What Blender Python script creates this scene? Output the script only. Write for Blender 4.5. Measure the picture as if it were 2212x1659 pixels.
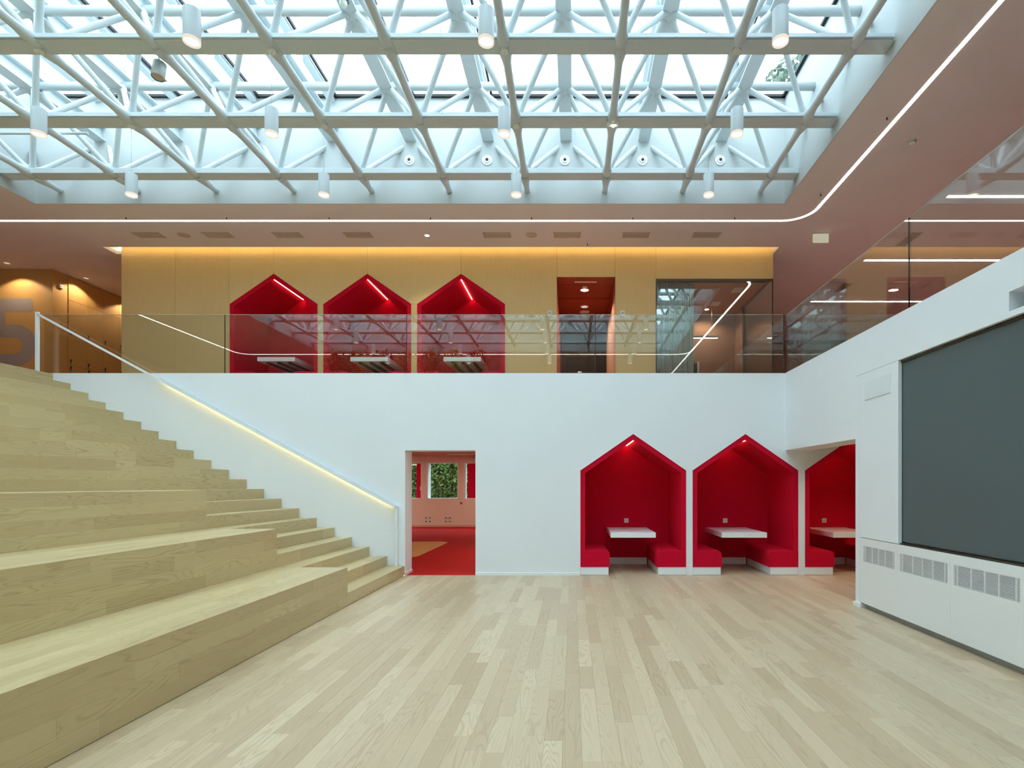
import bpy, bmesh, math, random
from mathutils import Vector, Matrix

for _o in list(bpy.data.objects):
    bpy.data.objects.remove(_o, do_unlink=True)
SC = bpy.context.scene
COL = SC.collection
PI = math.pi

# ------------------------------------------------------------------ camera
F_PX, W_PX, H_PX = 1200.0, 2212.0, 1659.0          # a 19.5 mm shift lens
VPX, VPY = 1238.0, 1047.5                          # optical axis in the frame
CAM_H = 1.519
cam_d = bpy.data.cameras.new('camera')
cam = bpy.data.objects.new('camera', cam_d)
COL.objects.link(cam)
cam.location = (0, 0, CAM_H)
cam.rotation_euler = (PI / 2, 0, 0)
cam_d.sensor_fit = 'HORIZONTAL'
cam_d.sensor_width = 36.0
cam_d.lens = F_PX * 36.0 / W_PX
cam_d.shift_x = (W_PX / 2 - VPX) / W_PX
cam_d.shift_y = (VPY - H_PX / 2) / W_PX
cam_d.clip_start = 0.05
cam_d.clip_end = 300
SC.camera = cam

# ------------------------------------------------------------------ sky, sun, exposure
world = bpy.data.worlds.new('overcast_sky')
SC.world = world
world.use_nodes = True
_bg = world.node_tree.nodes['Background']
_bg.inputs['Color'].default_value = (0.755, 0.945, 1.07, 1)
_bg.inputs['Strength'].default_value = 6.95
SC.view_settings.view_transform = 'Standard'
SC.view_settings.look = 'None'
SC.view_settings.exposure = 0.0
SC.view_settings.gamma = 1.0
SC.view_settings.use_curve_mapping = False
SC.cycles.max_bounces = 6
SC.cycles.diffuse_bounces = 4
SC.cycles.adaptive_threshold = 0.12
SC.cycles.adaptive_min_samples = 20
SC.cycles.use_light_tree = False
SC.cycles.glossy_bounces = 4
SC.cycles.transmission_bounces = 4
SC.cycles.transparent_max_bounces = 24
SC.cycles.sample_clamp_indirect = 6.0
SC.cycles.caustics_reflective = False
SC.cycles.caustics_refractive = False

# ------------------------------------------------------------------ measures (metres; x right, y away from the camera, z up)
YW = 9.346            # face of the white back wall
XR = 3.567            # face of the white right wall
RIS, TRD = 0.1612, 0.2956
X0 = -2.835           # first riser
YS = 6.983            # where the stair flight ends and the tiers begin
ZT, ZF = 3.40, 3.386  # top of the white walls, gallery floor
ZC = 6.207            # ceiling
YB = 11.24            # face of the timber clad block on the gallery
A = 1.296             # module of the space frame
SKX0, SKX1, SKY0, SKY1 = -8.98, 3.53, -0.75, 9.27
ZROOF = 8.0

# ------------------------------------------------------------------ helpers
MATS = {}

def L(r, g, b):
    f = lambda c: (c / 12.92 if c <= 0.04045 else ((c + 0.055) / 1.055) ** 2.4)
    return (f(r / 255), f(g / 255), f(b / 255), 1)

def mat(name, col, rough=0.6, metal=0.0, var=0.04, scale=6.0, spec=0.4, bump=0.0, bscale=200.0, stretch=(1, 1, 1), sheen=0.0):
    if name in MATS:
        return MATS[name]
    m = bpy.data.materials.new(name); m.use_nodes = True
    nt = m.node_tree; n = nt.nodes; p = n['Principled BSDF']
    p.inputs['Roughness'].default_value = rough
    p.inputs['Metallic'].default_value = metal
    p.inputs['Specular IOR Level'].default_value = spec
    if sheen:
        p.inputs['Sheen Weight'].default_value = sheen
        p.inputs['Sheen Tint'].default_value = col
    geo = n.new('ShaderNodeNewGeometry')
    mp = n.new('ShaderNodeMapping'); mp.inputs['Scale'].default_value = stretch
    nz = n.new('ShaderNodeTexNoise'); nz.inputs['Scale'].default_value = scale; nz.inputs['Detail'].default_value = 3
    nt.links.new(geo.outputs['Position'], mp.inputs['Vector'])
    nt.links.new(mp.outputs['Vector'], nz.inputs['Vector'])
    mx = n.new('ShaderNodeMix'); mx.data_type = 'RGBA'
    mx.inputs['A'].default_value = tuple(c * (1 - var) for c in col[:3]) + (1,)
    mx.inputs['B'].default_value = tuple(min(1, c * (1 + var)) for c in col[:3]) + (1,)
    nt.links.new(nz.outputs['Fac'], mx.inputs['Factor'])
    nt.links.new(mx.outputs['Result'], p.inputs['Base Color'])
    if bump:
        nb = n.new('ShaderNodeTexNoise'); nb.inputs['Scale'].default_value = bscale
        nt.links.new(mp.outputs['Vector'], nb.inputs['Vector'])
        bp = n.new('ShaderNodeBump'); bp.inputs['Strength'].default_value = bump; bp.inputs['Distance'].default_value = 0.002
        nt.links.new(nb.outputs['Fac'], bp.inputs['Height'])
        nt.links.new(bp.outputs['Normal'], p.inputs['Normal'])
    MATS[name] = m
    return m

def emis(name, col, strength):
    if name in MATS:
        return MATS[name]
    m = bpy.data.materials.new(name); m.use_nodes = True
    nt = m.node_tree; nt.nodes.clear()
    e = nt.nodes.new('ShaderNodeEmission'); e.inputs['Color'].default_value = (*col, 1); e.inputs['Strength'].default_value = strength
    o = nt.nodes.new('ShaderNodeOutputMaterial'); nt.links.new(e.outputs[0], o.inputs[0])
    MATS[name] = m
    return m

def glass(name, tint=(0.93, 0.97, 0.955), f0=0.04, gain=1.0):
    if name in MATS:
        return MATS[name]
    m = bpy.data.materials.new(name); m.use_nodes = True
    nt = m.node_tree; nt.nodes.clear(); n = nt.nodes
    t = n.new('ShaderNodeBsdfTransparent'); t.inputs['Color'].default_value = (*tint, 1)
    g = n.new('ShaderNodeBsdfGlossy'); g.inputs['Roughness'].default_value = 0.0; g.inputs['Color'].default_value = (0.95, 1, 0.99, 1)
    lw = n.new('ShaderNodeLayerWeight'); lw.inputs['Blend'].default_value = 0.5
    pw = n.new('ShaderNodeMath'); pw.operation = 'POWER'; pw.inputs[1].default_value = 5
    ma = n.new('ShaderNodeMath'); ma.operation = 'MULTIPLY_ADD'; ma.inputs[1].default_value = 1 - f0; ma.inputs[2].default_value = f0 * gain
    ma.use_clamp = True
    mx = n.new('ShaderNodeMixShader'); o = n.new('ShaderNodeOutputMaterial')
    nt.links.new(lw.outputs['Facing'], pw.inputs[0]); nt.links.new(pw.outputs[0], ma.inputs[0])
    nt.links.new(ma.outputs[0], mx.inputs[0]); nt.links.new(t.outputs[0], mx.inputs[1]); nt.links.new(g.outputs[0], mx.inputs[2])
    nt.links.new(mx.outputs[0], o.inputs[0])
    MATS[name] = m
    return m

def wood(name, dark, light, line, rough=0.45, along='Y', gscale=1.0, lines=0.3, spec=0.35, per_object=True):
    """boards with cathedral grain: contour lines of a noise stretched along the board"""
    m = bpy.data.materials.new(name); m.use_nodes = True
    nt = m.node_tree; n = nt.nodes; p = n['Principled BSDF']; lk = nt.links.new
    p.inputs['Roughness'].default_value = rough
    p.inputs['Specular IOR Level'].default_value = spec
    geo = n.new('ShaderNodeNewGeometry'); oi = n.new('ShaderNodeObjectInfo')
    add = n.new('ShaderNodeMath'); add.operation = 'ADD'
    lk(oi.outputs['Random'], add.inputs[0]); lk(geo.outputs['Random Per Island'], add.inputs[1])
    fr = n.new('ShaderNodeMath'); fr.operation = 'FRACT'; lk(add.outputs[0], fr.inputs[0])
    if not per_object:
        fr.operation = 'MULTIPLY'; fr.inputs[1].default_value = 0.0
    cx = n.new('ShaderNodeCombineXYZ')
    for i, k in enumerate((37.0, 91.0, 53.0)):
        q = n.new('ShaderNodeMath'); q.operation = 'MULTIPLY'; q.inputs[1].default_value = k
        lk(fr.outputs[0], q.inputs[0]); lk(q.outputs[0], cx.inputs[i])
    va = n.new('ShaderNodeVectorMath'); va.operation = 'ADD'
    lk(geo.outputs['Position'], va.inputs[0]); lk(cx.outputs[0], va.inputs[1])
    sc = {'Y': (7.5, 0.75, 7.5), 'Z': (7.5, 7.5, 0.6), 'X': (0.75, 7.5, 7.5)}[along]
    mp = n.new('ShaderNodeMapping'); mp.inputs['Scale'].default_value = tuple(s * gscale for s in sc)
    lk(va.outputs[0], mp.inputs['Vector'])
    n1 = n.new('ShaderNodeTexNoise'); n1.inputs['Scale'].default_value = 1.0; n1.inputs['Detail'].default_value = 1.5
    n1.inputs['Distortion'].default_value = 0.25
    lk(mp.outputs[0], n1.inputs['Vector'])
    ml = n.new('ShaderNodeMath'); ml.operation = 'MULTIPLY'; ml.inputs[1].default_value = 105.0; lk(n1.outputs['Fac'], ml.inputs[0])
    sn = n.new('ShaderNodeMath'); sn.operation = 'SINE'; lk(ml.outputs[0], sn.inputs[0])
    mr = n.new('ShaderNodeMapRange'); mr.inputs['From Min'].default_value = 0.35; mr.inputs['From Max'].default_value = 1.0
    mr.inputs['To Max'].default_value = lines; lk(sn.outputs[0], mr.inputs['Value'])
    # fine fibres
    mp2 = n.new('ShaderNodeMapping')
    sc2 = {'Y': (120, 5, 120), 'Z': (120, 120, 4), 'X': (5, 120, 120)}[along]
    mp2.inputs['Scale'].default_value = sc2; lk(va.outputs[0], mp2.inputs['Vector'])
    n2 = n.new('ShaderNodeTexNoise'); n2.inputs['Scale'].default_value = 1.0; n2.inputs['Detail'].default_value = 2; lk(mp2.outputs[0], n2.inputs['Vector'])
    # where the grain is strong
    n3 = n.new('ShaderNodeTexNoise'); n3.inputs['Scale'].default_value = 0.8; n3.inputs['Detail'].default_value = 1
    lk(mp.outputs[0], n3.inputs['Vector'])
    m3 = n.new('ShaderNodeMapRange'); m3.inputs['From Min'].default_value = 0.35; m3.inputs['From Max'].default_value = 0.65; lk(n3.outputs['Fac'], m3.inputs['Value'])
    gm = n.new('ShaderNodeMath'); gm.operation = 'MULTIPLY'; lk(mr.outputs[0], gm.inputs[0]); lk(m3.outputs[0], gm.inputs[1])
    tone = n.new('ShaderNodeMath'); tone.operation = 'MULTIPLY_ADD'; tone.inputs[1].default_value = 0.35; lk(n3.outputs['Fac'], tone.inputs[0])
    t2 = n.new('ShaderNodeMath'); t2.operation = 'MULTIPLY_ADD'; t2.inputs[1].default_value = 0.68; t2.inputs[2].default_value = 0.0
    lk(fr.outputs[0], t2.inputs[0]); lk(t2.outputs[0], tone.inputs[2])
    mx = n.new('ShaderNodeMix'); mx.data_type = 'RGBA'; mx.clamp_factor = True
    mx.inputs['A'].default_value = dark; mx.inputs['B'].default_value = light; lk(tone.outputs[0], mx.inputs['Factor'])
    fb = n.new('ShaderNodeMix'); fb.data_type = 'RGBA'; fb.blend_type = 'MULTIPLY'; fb.inputs['Factor'].default_value = 0.22
    lk(mx.outputs['Result'], fb.inputs['A']); lk(n2.outputs['Color'], fb.inputs['B'])
    gr = n.new('ShaderNodeMix'); gr.data_type = 'RGBA'; gr.inputs['B'].default_value = line
    lk(gm.outputs[0], gr.inputs['Factor']); lk(mx.outputs['Result'], gr.inputs['A'])
    # fibres only darken a little
    fx = n.new('ShaderNodeMapRange'); fx.inputs['To Min'].default_value = 0.93; fx.inputs['To Max'].default_value = 1.06
    lk(n2.outputs['Fac'], fx.inputs['Value'])
    vm = n.new('ShaderNodeVectorMath'); vm.operation = 'SCALE'; lk(gr.outputs['Result'], vm.inputs[0]); lk(fx.outputs[0], vm.inputs['Scale'])
    lk(vm.outputs[0], p.inputs['Base Color'])
    n.remove(fb)
    MATS[name] = m
    return m

class MB:
    def __init__(s): s.v = []; s.f = []; s.sm = []
    def add(s, vs, fs, smooth=False):
        b = len(s.v); s.v += [tuple(v) for v in vs]; s.f += [tuple(i + b for i in f) for f in fs]; s.sm += [smooth] * len(fs); return s
    def box(s, x0, x1, y0, y1, z0, z1):
        return s.add([(x0, y0, z0), (x1, y0, z0), (x1, y1, z0), (x0, y1, z0), (x0, y0, z1), (x1, y0, z1), (x1, y1, z1), (x0, y1, z1)],
                     [(0, 3, 2, 1), (4, 5, 6, 7), (0, 1, 5, 4), (1, 2, 6, 5), (2, 3, 7, 6), (3, 0, 4, 7)])
    def cbox(s, x0, x1, y0, y1, z0, z1, c=0.004):
        """box with chamfered edges"""
        xs, ys, zs = (x0, x1), (y0, y1), (z0, z1)
        bm = bmesh.new()
        vs = [bm.verts.new((xs[i], ys[j], zs[k])) for k in (0, 1) for j in (0, 1) for i in (0, 1)]
        for q in ((0, 2, 3, 1), (4, 5, 7, 6), (0, 1, 5, 4), (1, 3, 7, 5), (3, 2, 6, 7), (2, 0, 4, 6)):
            bm.faces.new([vs[i] for i in q])
        bmesh.ops.bevel(bm, geom=bm.edges[:], offset=c, segments=1, affect='EDGES', clamp_overlap=True)
        bm.verts.index_update()
        s.add([v.co[:] for v in bm.verts], [[v.index for v in f.verts] for f in bm.faces]); bm.free(); return s
    def prism(s, poly, y0, y1):
        """polygon in (x, z), counter-clockwise seen from -y, extruded along y"""
        k = len(poly)
        vs = [(x, y0, z) for x, z in poly] + [(x, y1, z) for x, z in poly]
        fs = [tuple(range(k)), tuple(reversed(range(k, 2 * k)))] + [((i + 1) % k, i, i + k, (i + 1) % k + k) for i in range(k)]
        return s.add(vs, fs)
    def prism_z(s, poly, z0, z1):
        k = len(poly)
        vs = [(x, y, z0) for x, y in poly] + [(x, y, z1) for x, y in poly]
        fs = [tuple(reversed(range(k))), tuple(range(k, 2 * k))] + [(i, (i + 1) % k, (i + 1) % k + k, i + k) for i in range(k)]
        return s.add(vs, fs)
    def lathe(s, prof, seg=24, M=None, cap0=True, cap1=True, smooth=True):
        """prof: (r, z) list, around local z"""
        vs = []; fs = []
        for r, z in prof:
            for i in range(seg):
                a = 2 * PI * i / seg
                vs.append(Vector((r * math.cos(a), r * math.sin(a), z)))
        for j in range(len(prof) - 1):
            for i in range(seg):
                i2 = (i + 1) % seg
                fs.append((j * seg + i, j * seg + i2, (j + 1) * seg + i2, (j + 1) * seg + i))
        if M is not None: vs = [M @ v for v in vs]
        s.add(vs, fs, smooth)
        b = len(s.v) - len(vs)
        if cap0: s.f.append(tuple(b + i for i in reversed(range(seg)))); s.sm.append(False)
        if cap1: s.f.append(tuple(b + (len(prof) - 1) * seg + i for i in range(seg))); s.sm.append(False)
        return s
    def tube(s, p, q, r, seg=12):
        p, q = Vector(p), Vector(q); d = q - p
        M = Matrix.Translation(p) @ d.to_track_quat('Z', 'Y').to_matrix().to_4x4()
        return s.lathe([(r, 0), (r, d.length)], seg, M)
    def mesh(s, name, m):
        me = bpy.data.meshes.new(name); me.from_pydata(s.v, [], s.f)
        me.polygons.foreach_set('use_smooth', s.sm); me.materials.append(m); me.update(); return me
    def build(s, name, m, parent=None, loc=None):
        me = s.mesh(name, m)
        if loc is not None: me.transform(Matrix.Translation(-Vector(loc)))
        o = bpy.data.objects.new(name, me); COL.objects.link(o)
        if loc is not None: o.location = loc
        if parent is not None: attach(o, parent)
        return o

def attach(o, parent):
    o.parent = parent
    o.matrix_parent_inverse = Matrix.Translation(-Vector(parent_world(parent)))

def parent_world(p):
    v = Vector(p.location)
    while p.parent is not None:
        p = p.parent
        v = v  # children are placed in world coordinates throughout
        break
    return v

def place(me, name, loc, rot=(0, 0, 0), parent=None):
    o = bpy.data.objects.new(name, me); COL.objects.link(o)
    o.location = loc; o.rotation_euler = rot
    if parent is not None: attach(o, parent)
    return o

def tag(o, label, cat=None, group=None, kind=None):
    if label: o['label'] = label
    if cat: o['category'] = cat
    if group: o['group'] = group
    if kind: o['kind'] = kind
    return o

def struct(o, label=None):
    o['kind'] = 'structure'
    if label: o['label'] = label
    return o

def empty(name, loc, label, cat, group=None):
    o = bpy.data.objects.new(name, None); COL.objects.link(o); o.location = loc; o.empty_display_size = 0.1
    return tag(o, label, cat, group)

def stuff(o):
    o['kind'] = 'stuff'; return o

# ------------------------------------------------------------------ materials
WHITE = mat('white_plaster', (0.86, 0.90, 0.925, 1), 0.7, var=0.015, scale=2.0, spec=0.25)
WHITE_LAC = mat('white_lacquer', (0.89, 0.925, 0.94, 1), 0.26, var=0.01, spec=0.45)
STEEL = mat('white_painted_steel', (0.585, 0.645, 0.66, 1), 0.45, var=0.02, spec=0.4)
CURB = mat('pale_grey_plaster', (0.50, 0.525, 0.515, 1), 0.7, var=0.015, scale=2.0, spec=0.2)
CEIL = mat('beige_acoustic_ceiling', (0.73, 0.665, 0.65, 1), 0.85, var=0.03, scale=1.5, spec=0.15)
RED = mat('red_felt', L(208, 16, 50), 0.95, var=0.08, scale=14, spec=0.1, sheen=0.15)
REDFLOOR = mat('red_rubber_floor', L(186, 20, 16), 0.75, var=0.04, scale=3, spec=.15)
SALMON_PALE = mat('pale_salmon_paint', (.84, .72, .57, 1), 0.7, var=0.02)
SALMON = mat('salmon_wall_paint', L(206, 160, 130), 0.7, var=0.02)
TERRA = mat('terracotta_panel', L(150, 66, 38), 0.45, var=0.05, scale=4)
BROWN = mat('warm_brown_wall', L(150, 106, 84), 0.7, var=0.03)
SCREEN = mat('dark_grey_screen', L(92, 104, 106), 0.55, var=0.02, scale=1, spec=0.3)
DARK = mat('dark_rubber', L(30, 34, 36), 0.6)
VENT_DARK = mat('dark_vent_void', L(40, 44, 46), 0.8)
GREY_METAL = mat('grey_kick_metal', L(170, 178, 178), 0.4, 0.3)
VENT = mat('ceiling_vent_metal', L(196, 182, 166), 0.6)
OFFWHITE = mat('off_white_plastic', L(226, 226, 214), 0.4)
STEEL_DARK = mat('brushed_dark_steel', L(90, 84, 76), 0.35, 0.8)
GREYPRINT = mat('grey_wall_print', L(172, 160, 154), 0.6)
TAN = mat('tan_rubber_floor', L(232, 178, 104), 0.6)
CURTAIN = mat('sheer_curtain', L(236, 242, 236), 0.9)
BLACK = mat('black_plastic', L(18, 18, 20), 0.4)
LEAF = mat('leaf_green', L(86, 120, 50), 0.5, var=0.5, scale=9)
LEAF_Y = mat('leaf_yellow_green', L(140, 160, 60), 0.5, var=0.45, scale=12)
BARK = mat('bark', L(86, 70, 56), 0.9, var=0.2, scale=20)
SOIL = mat('lawn', L(90, 110, 60), 0.9, var=0.3, scale=2)
ORANGE_CEIL = mat('orange_brown_ceiling', L(176, 106, 62), 0.5, var=0.03)
GLASS = glass('clear_glass', (0.94, 0.975, 0.965), 0.11)
GLASS_ROOF = glass('roof_glass', (0.97, 0.985, 0.985))
GLASS_WIN = glass('window_glass', (0.95, 0.97, 0.96))
FLOORW = wood('pale_oak_floor', L(183, 160, 128), L(213, 195, 162), L(140, 114, 84), 0.38)
STAIRW = wood('oak_stair_boards', L(186, 165, 120), L(210, 192, 146), L(146, 120, 80), 0.36, lines=0.38, spec=.5)
PANELW = wood('oak_veneer_panel', L(222, 192, 130), L(231, 204, 145), L(204, 172, 114), 0.55, along='Z', lines=0.12)
LOCKW = wood('oak_veneer_locker', L(206, 160, 98), L(216, 172, 108), L(180, 134, 78), 0.55, along='Z', lines=0.12)
LED = emis('led_strip_light', (1.0, 0.92, 0.82), 9.0)
LED_HALL = emis('gallery_linear_led', (1.0, 0.92, 0.88), 36.0)
LED_COVE = emis('cove_led_light', (1.0, 0.68, 0.32), 11.0)
LED_BOOTH = emis('booth_led_light', (1.0, 0.66, 0.42), 22.0)
LED_RAIL = emis('handrail_led_light', (1.0, 0.86, 0.50), 10.0)
LAMP = emis('warm_lamp_disc', (1.0, 0.90, 0.74), 6.0)
LAMP_RIM = emis('lamp_rim_glow', (1.0, 0.90, 0.74), 0.9)
DOWN = emis('downlight_disc', (1.0, 0.88, 0.70), 30.0)
DOWN_DIM = emis('deep_downlight_disc', (1.0, 0.80, 0.66), 0.7)
FILL_PANEL = emis('fill_panel_light', (1.0, 0.90, 0.76), 44.0)  # for unseen panels added to brighten the red room

# ================================================================== THE SHELL
def rect_holes(xs, ys, holes, z0, z1):
    m = MB()
    X = sorted({xs[0], xs[1], *[v for h in holes for v in h[:2]]}); Y = sorted({ys[0], ys[1], *[v for h in holes for v in h[2:]]})
    X = [x for x in X if xs[0] <= x <= xs[1]]; Y = [y for y in Y if ys[0] <= y <= ys[1]]
    for i in range(len(X) - 1):
        for j in range(len(Y) - 1):
            cx, cy = (X[i] + X[i + 1]) / 2, (Y[j] + Y[j + 1]) / 2
            if any(h[0] < cx < h[1] and h[2] < cy < h[3] for h in holes): continue
            m.box(X[i], X[i + 1], Y[j], Y[j + 1], z0, z1)
    return m

XL, XE, YN, YF = -16.0, 10.0, -8.0, 18.0
COVE = (-9.27, 4.058, 10.947, YB + 0.03)
ceil = rect_holes((XL, XE), (YN, YF), [(SKX0, SKX1, SKY0, SKY1), COVE], ZC, ZC + 0.06).build('ceiling', CEIL)
struct(ceil, 'beige ceiling around the big skylight opening')
cv = MB()
cv.box(COVE[0] - .05, COVE[0], 10.80, YB + .1, ZC + .06, ZC + .35); cv.box(COVE[1], COVE[1] + .05, 10.80, YB + .1, ZC + .06, ZC + .35)
cv.box(COVE[0] - .05, COVE[1] + .05, 10.75, 10.80, ZC + .06, ZC + .35)
cv.box(COVE[0] - .05, COVE[1] + .05, 10.75, YB + .1, ZC + .35, ZC + .40)
struct(cv.build('trim_cove', WHITE, ceil))
led = MB().box(COVE[0] + .06, COVE[1] - .06, 10.83, 10.86, ZC + .065, ZC + .10).build('cove_light', LED_COVE, ceil)
# curb of the skylight
cb = MB(); t = 0.28
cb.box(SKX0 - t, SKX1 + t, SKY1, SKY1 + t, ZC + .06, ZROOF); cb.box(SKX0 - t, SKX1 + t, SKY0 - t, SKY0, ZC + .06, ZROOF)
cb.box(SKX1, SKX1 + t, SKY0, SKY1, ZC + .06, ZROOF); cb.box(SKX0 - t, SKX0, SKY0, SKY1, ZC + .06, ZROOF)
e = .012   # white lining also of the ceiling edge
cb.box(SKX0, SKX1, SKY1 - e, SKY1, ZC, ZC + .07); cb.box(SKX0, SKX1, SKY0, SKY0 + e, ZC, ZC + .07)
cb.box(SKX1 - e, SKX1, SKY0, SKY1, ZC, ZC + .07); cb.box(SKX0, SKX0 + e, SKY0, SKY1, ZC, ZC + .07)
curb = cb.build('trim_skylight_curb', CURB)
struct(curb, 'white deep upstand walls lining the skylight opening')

def house(cx, hw, zb, ze, zp):
    return [(cx - hw, zb), (cx + hw, zb), (cx + hw, ze), (cx, zp), (cx - hw, ze)]

BX = [1.0125, 2.90, 4.79]; HW = 0.898; ZE, ZP = 1.764, 2.386
wb = MB(); yb = YW + 0.39
def wp(poly): wb.prism(poly, YW, yb)
def wr(x0, x1, z0, z1): wp([(x0, z0), (x1, z0), (x1, z1), (x0, z1)])
DX0, DX1 = -2.827, -1.643
wr(-9.6, DX0, 0, ZT); wr(DX0, DX1, 2.1, ZT); wr(DX1, BX[0] - HW, 0, ZT)
for i, cx in enumerate(BX):
    wp([(cx - HW, ZE), (cx, ZP), (cx + HW, ZE), (cx + HW, ZT), (cx - HW, ZT)])
    x1 = BX[i + 1] - HW if i < 2 else XE
    wr(cx + HW, x1, 0, ZT)
struct(wb.build('wall_back', WHITE), 'white back wall with a doorway and three house-shaped niches')
bb = MB(); h = .045
bb.box(DX1, BX[0] - HW - .012, YW - .012, YW, 0, h)
for i, cx in enumerate(BX[:2]): bb.box(cx + HW + .012, BX[i + 1] - HW - .012, YW - .012, YW, 0, h)
bb.box(BX[2] + HW + .012, XE, YW - .012, YW, 0, h)
bb.box(DX0 - .0, DX0 + .014, YW - .012, YW + .40, 0, h)
struct(bb.build('baseboard_back', WHITE_LAC), 'thin white skirting along the foot of the back wall')

# right wall
XB = 4.0; NY0, NY1, NZ0, NZ1 = 3.9, 4.546, 2.938, 3.098; SY0, SY1 = 2.6, 6.094
SZ0, SZ1 = 0.887, 2.871
w = MB()
w.box(XR, XB, 7.017, YW, 2.10, ZT)                       # header over the opening
w.box(XR, XB, 6.906, 7.017, 0, 2.884)                    # end post
w.box(XR, XB, YN + 6, 7.017, 2.888, NZ0)
w.box(XR, XB, YN + 6, NY0, NZ0, NZ1); w.box(XR, XB, NY1, 7.017, NZ0, NZ1); w.box(XR + .3, XB, NY0, NY1, NZ0, NZ1)
w.box(XR, XB, YN + 6, 7.017, NZ1, ZT)
w.box(XR + .10, XB, SY0, 6.906, 0.87, 2.888)
w.box(XR, XB, YN + 6, SY0, 0.87, 2.888)
w.box(XR + .36, XB, YN + 6, 6.906, 0, 0.87)
wallr = struct(w.build('wall_right', WHITE), 'white right wall with a doorway, screen recess and projector niche')
MB().cbox(XR, XR + .09, SY1 + .002, 6.904, .872, 2.884, .002).build('wall_panel', WHITE, wallr)
b2 = MB().box(XR - .025, XB, 6.86, 7.035, 0, .052).build('baseboard_right', WHITE_LAC)
struct(b2, 'white skirting block wrapped round the end of the right wall')
# other sides of the hall
struct(MB().box(XL - .2, XL, YN, YF, 0, ZC).build('wall_left', BROWN), 'brown wall far to the left')
wf = MB(); wf.box(XL, XE, YN + 5.8, YN + 6, 0, ZF); wf.box(XL, XE, YN - .2, YN, ZF, ZC)
struct(wf.build('wall_front', WHITE), 'white wall behind the viewer')
struct(MB().box(XE, XE + .2, YN, YF, 0, ZC).build('wall_east', BROWN), 'warm brown wall at the far right of the gallery')
struct(MB().box(XL, XE, YF, YF + .2, ZF, ZC).build('wall_far', BROWN), 'brown end wall far behind the gallery')
# gallery floor
gf = MB()
gf.box(XL, XE, YW + .395, YF, 2.95, ZF); gf.box(XL, -9.6, YN, YW + .395, 2.95, ZF)
gf.box(XB, XE, YN, YW + .395, 2.95, ZF); gf.box(-9.6, XB, YN, YN + 5.8, 2.95, ZF)
gf.box(-9.6, XB, YW + .02, YW + .395, ZF - .1, ZF)
struct(gf.build('floor_gallery', mat('gallery_salmon_carpet', L(220, 172, 160), .9, var=.06, scale=5)), 'pale floor of the upper gallery')
# passage behind the right wall
pc = MB(); pc.box(XB, XE, YN + 6, YW, 2.62, 2.70)
struct(pc.build('ceiling_passage', SALMON), 'salmon ceiling of the passage beside the booths')

# ------------------------------------------------------------------ floor of planks
def plank_mesh(w_, l_, t_, m, c=0.0007):
    """top face up, long side along y, origin at the middle of the top"""
    key = ('plank', round(w_, 4), round(l_, 3), t_, m.name)
    if key in MESHES: return MESHES[key]
    a, b = w_ / 2, l_ / 2
    v = [(-a, -b, -t_), (a, -b, -t_), (a, b, -t_), (-a, b, -t_), (-a, -b, -c), (a, -b, -c), (a, b, -c), (-a, b, -c),
         (-a + c, -b + c, 0), (a - c, -b + c, 0), (a - c, b - c, 0), (-a + c, b - c, 0)]
    f = [(8, 9, 10, 11)] + [(i, (i + 1) % 4, (i + 1) % 4 + 4, i + 4) for i in range(4)] + [(i + 4, (i + 1) % 4 + 4, (i + 1) % 4 + 8, i + 8) for i in range(4)]
    me = MB().add(v, f).mesh('plank', m)
    MESHES[key] = me
    return me
MESHES = {}

def rows(u0, u1, wd, v0, v1, lens, rng, gap=0.0004):
    """boards of width ~wd across u, of random length along v"""
    n_ = max(1, round((u1 - u0) / wd)); wd = (u1 - u0) / n_
    out = []
    for i in range(n_):
        v = v0 - rng.random() * lens[-1] * .8
        while v < v1:
            l_ = rng.choice(lens)
            a, b = max(v, v0), min(v + l_, v1)
            if v1 - b < .22: b = v1; l_ = b - v
            if b - a > .05: out.append((u0 + (i + .5) * wd, (a + b) / 2, wd - gap, b - a - gap))
            v += l_
    return out

rng = random.Random(7)
sub = MB().box(X0 - .3, XE, YN + 6, YW + .003, -.25, -.012).box(.05, XE, YW + .003, YW + 1.3, -.25, -.012).build('floor', mat('subfloor', L(140, 122, 96), .8))
struct(sub, 'pale oak strip floor of the hall')
FL = (.5, .65, .8, .95, 1.1, 1.3, 1.5, 1.7)
pl = rows(X0 + .004, .05, .111, YN + 6, YW + .003, FL, rng) + rows(.05, 8.1, .111, YN + 6, YW + 1.27, FL, rng)
scored = []
for (x, y, w_, l_) in pl:
    if y < 2.2 or (x > 3.6 and y < 7) or (y > YW and x < .1): s = 0
    else:
        px = VPX + F_PX * x / y
        s = w_ * l_ / y ** 3 if -60 < px < W_PX + 60 else 0
    scored.append((s, x, y, w_, l_))
scored.sort(reverse=True)
for s, x, y, w_, l_ in scored[:300]:
    place(plank_mesh(w_, l_, .012, FLOORW), 'plank', (x, y, 0), parent=sub)
m = MB()
for s, x, y, w_, l_ in scored[300:]:
    c = .0007; a, b = w_ / 2, l_ / 2
    m.add([(x - a, y - b, -c), (x + a, y - b, -c), (x + a, y + b, -c), (x - a, y + b, -c), (x - a + c, y - b + c, 0), (x + a - c, y - b + c, 0), (x + a - c, y + b - c, 0), (x - a + c, y + b - c, 0)],
          [(4, 5, 6, 7), (0, 1, 5, 4), (1, 2, 6, 5), (2, 3, 7, 6), (3, 0, 4, 7)])
stuff(m.build('plank_field', FLOORW, sub))

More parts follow.
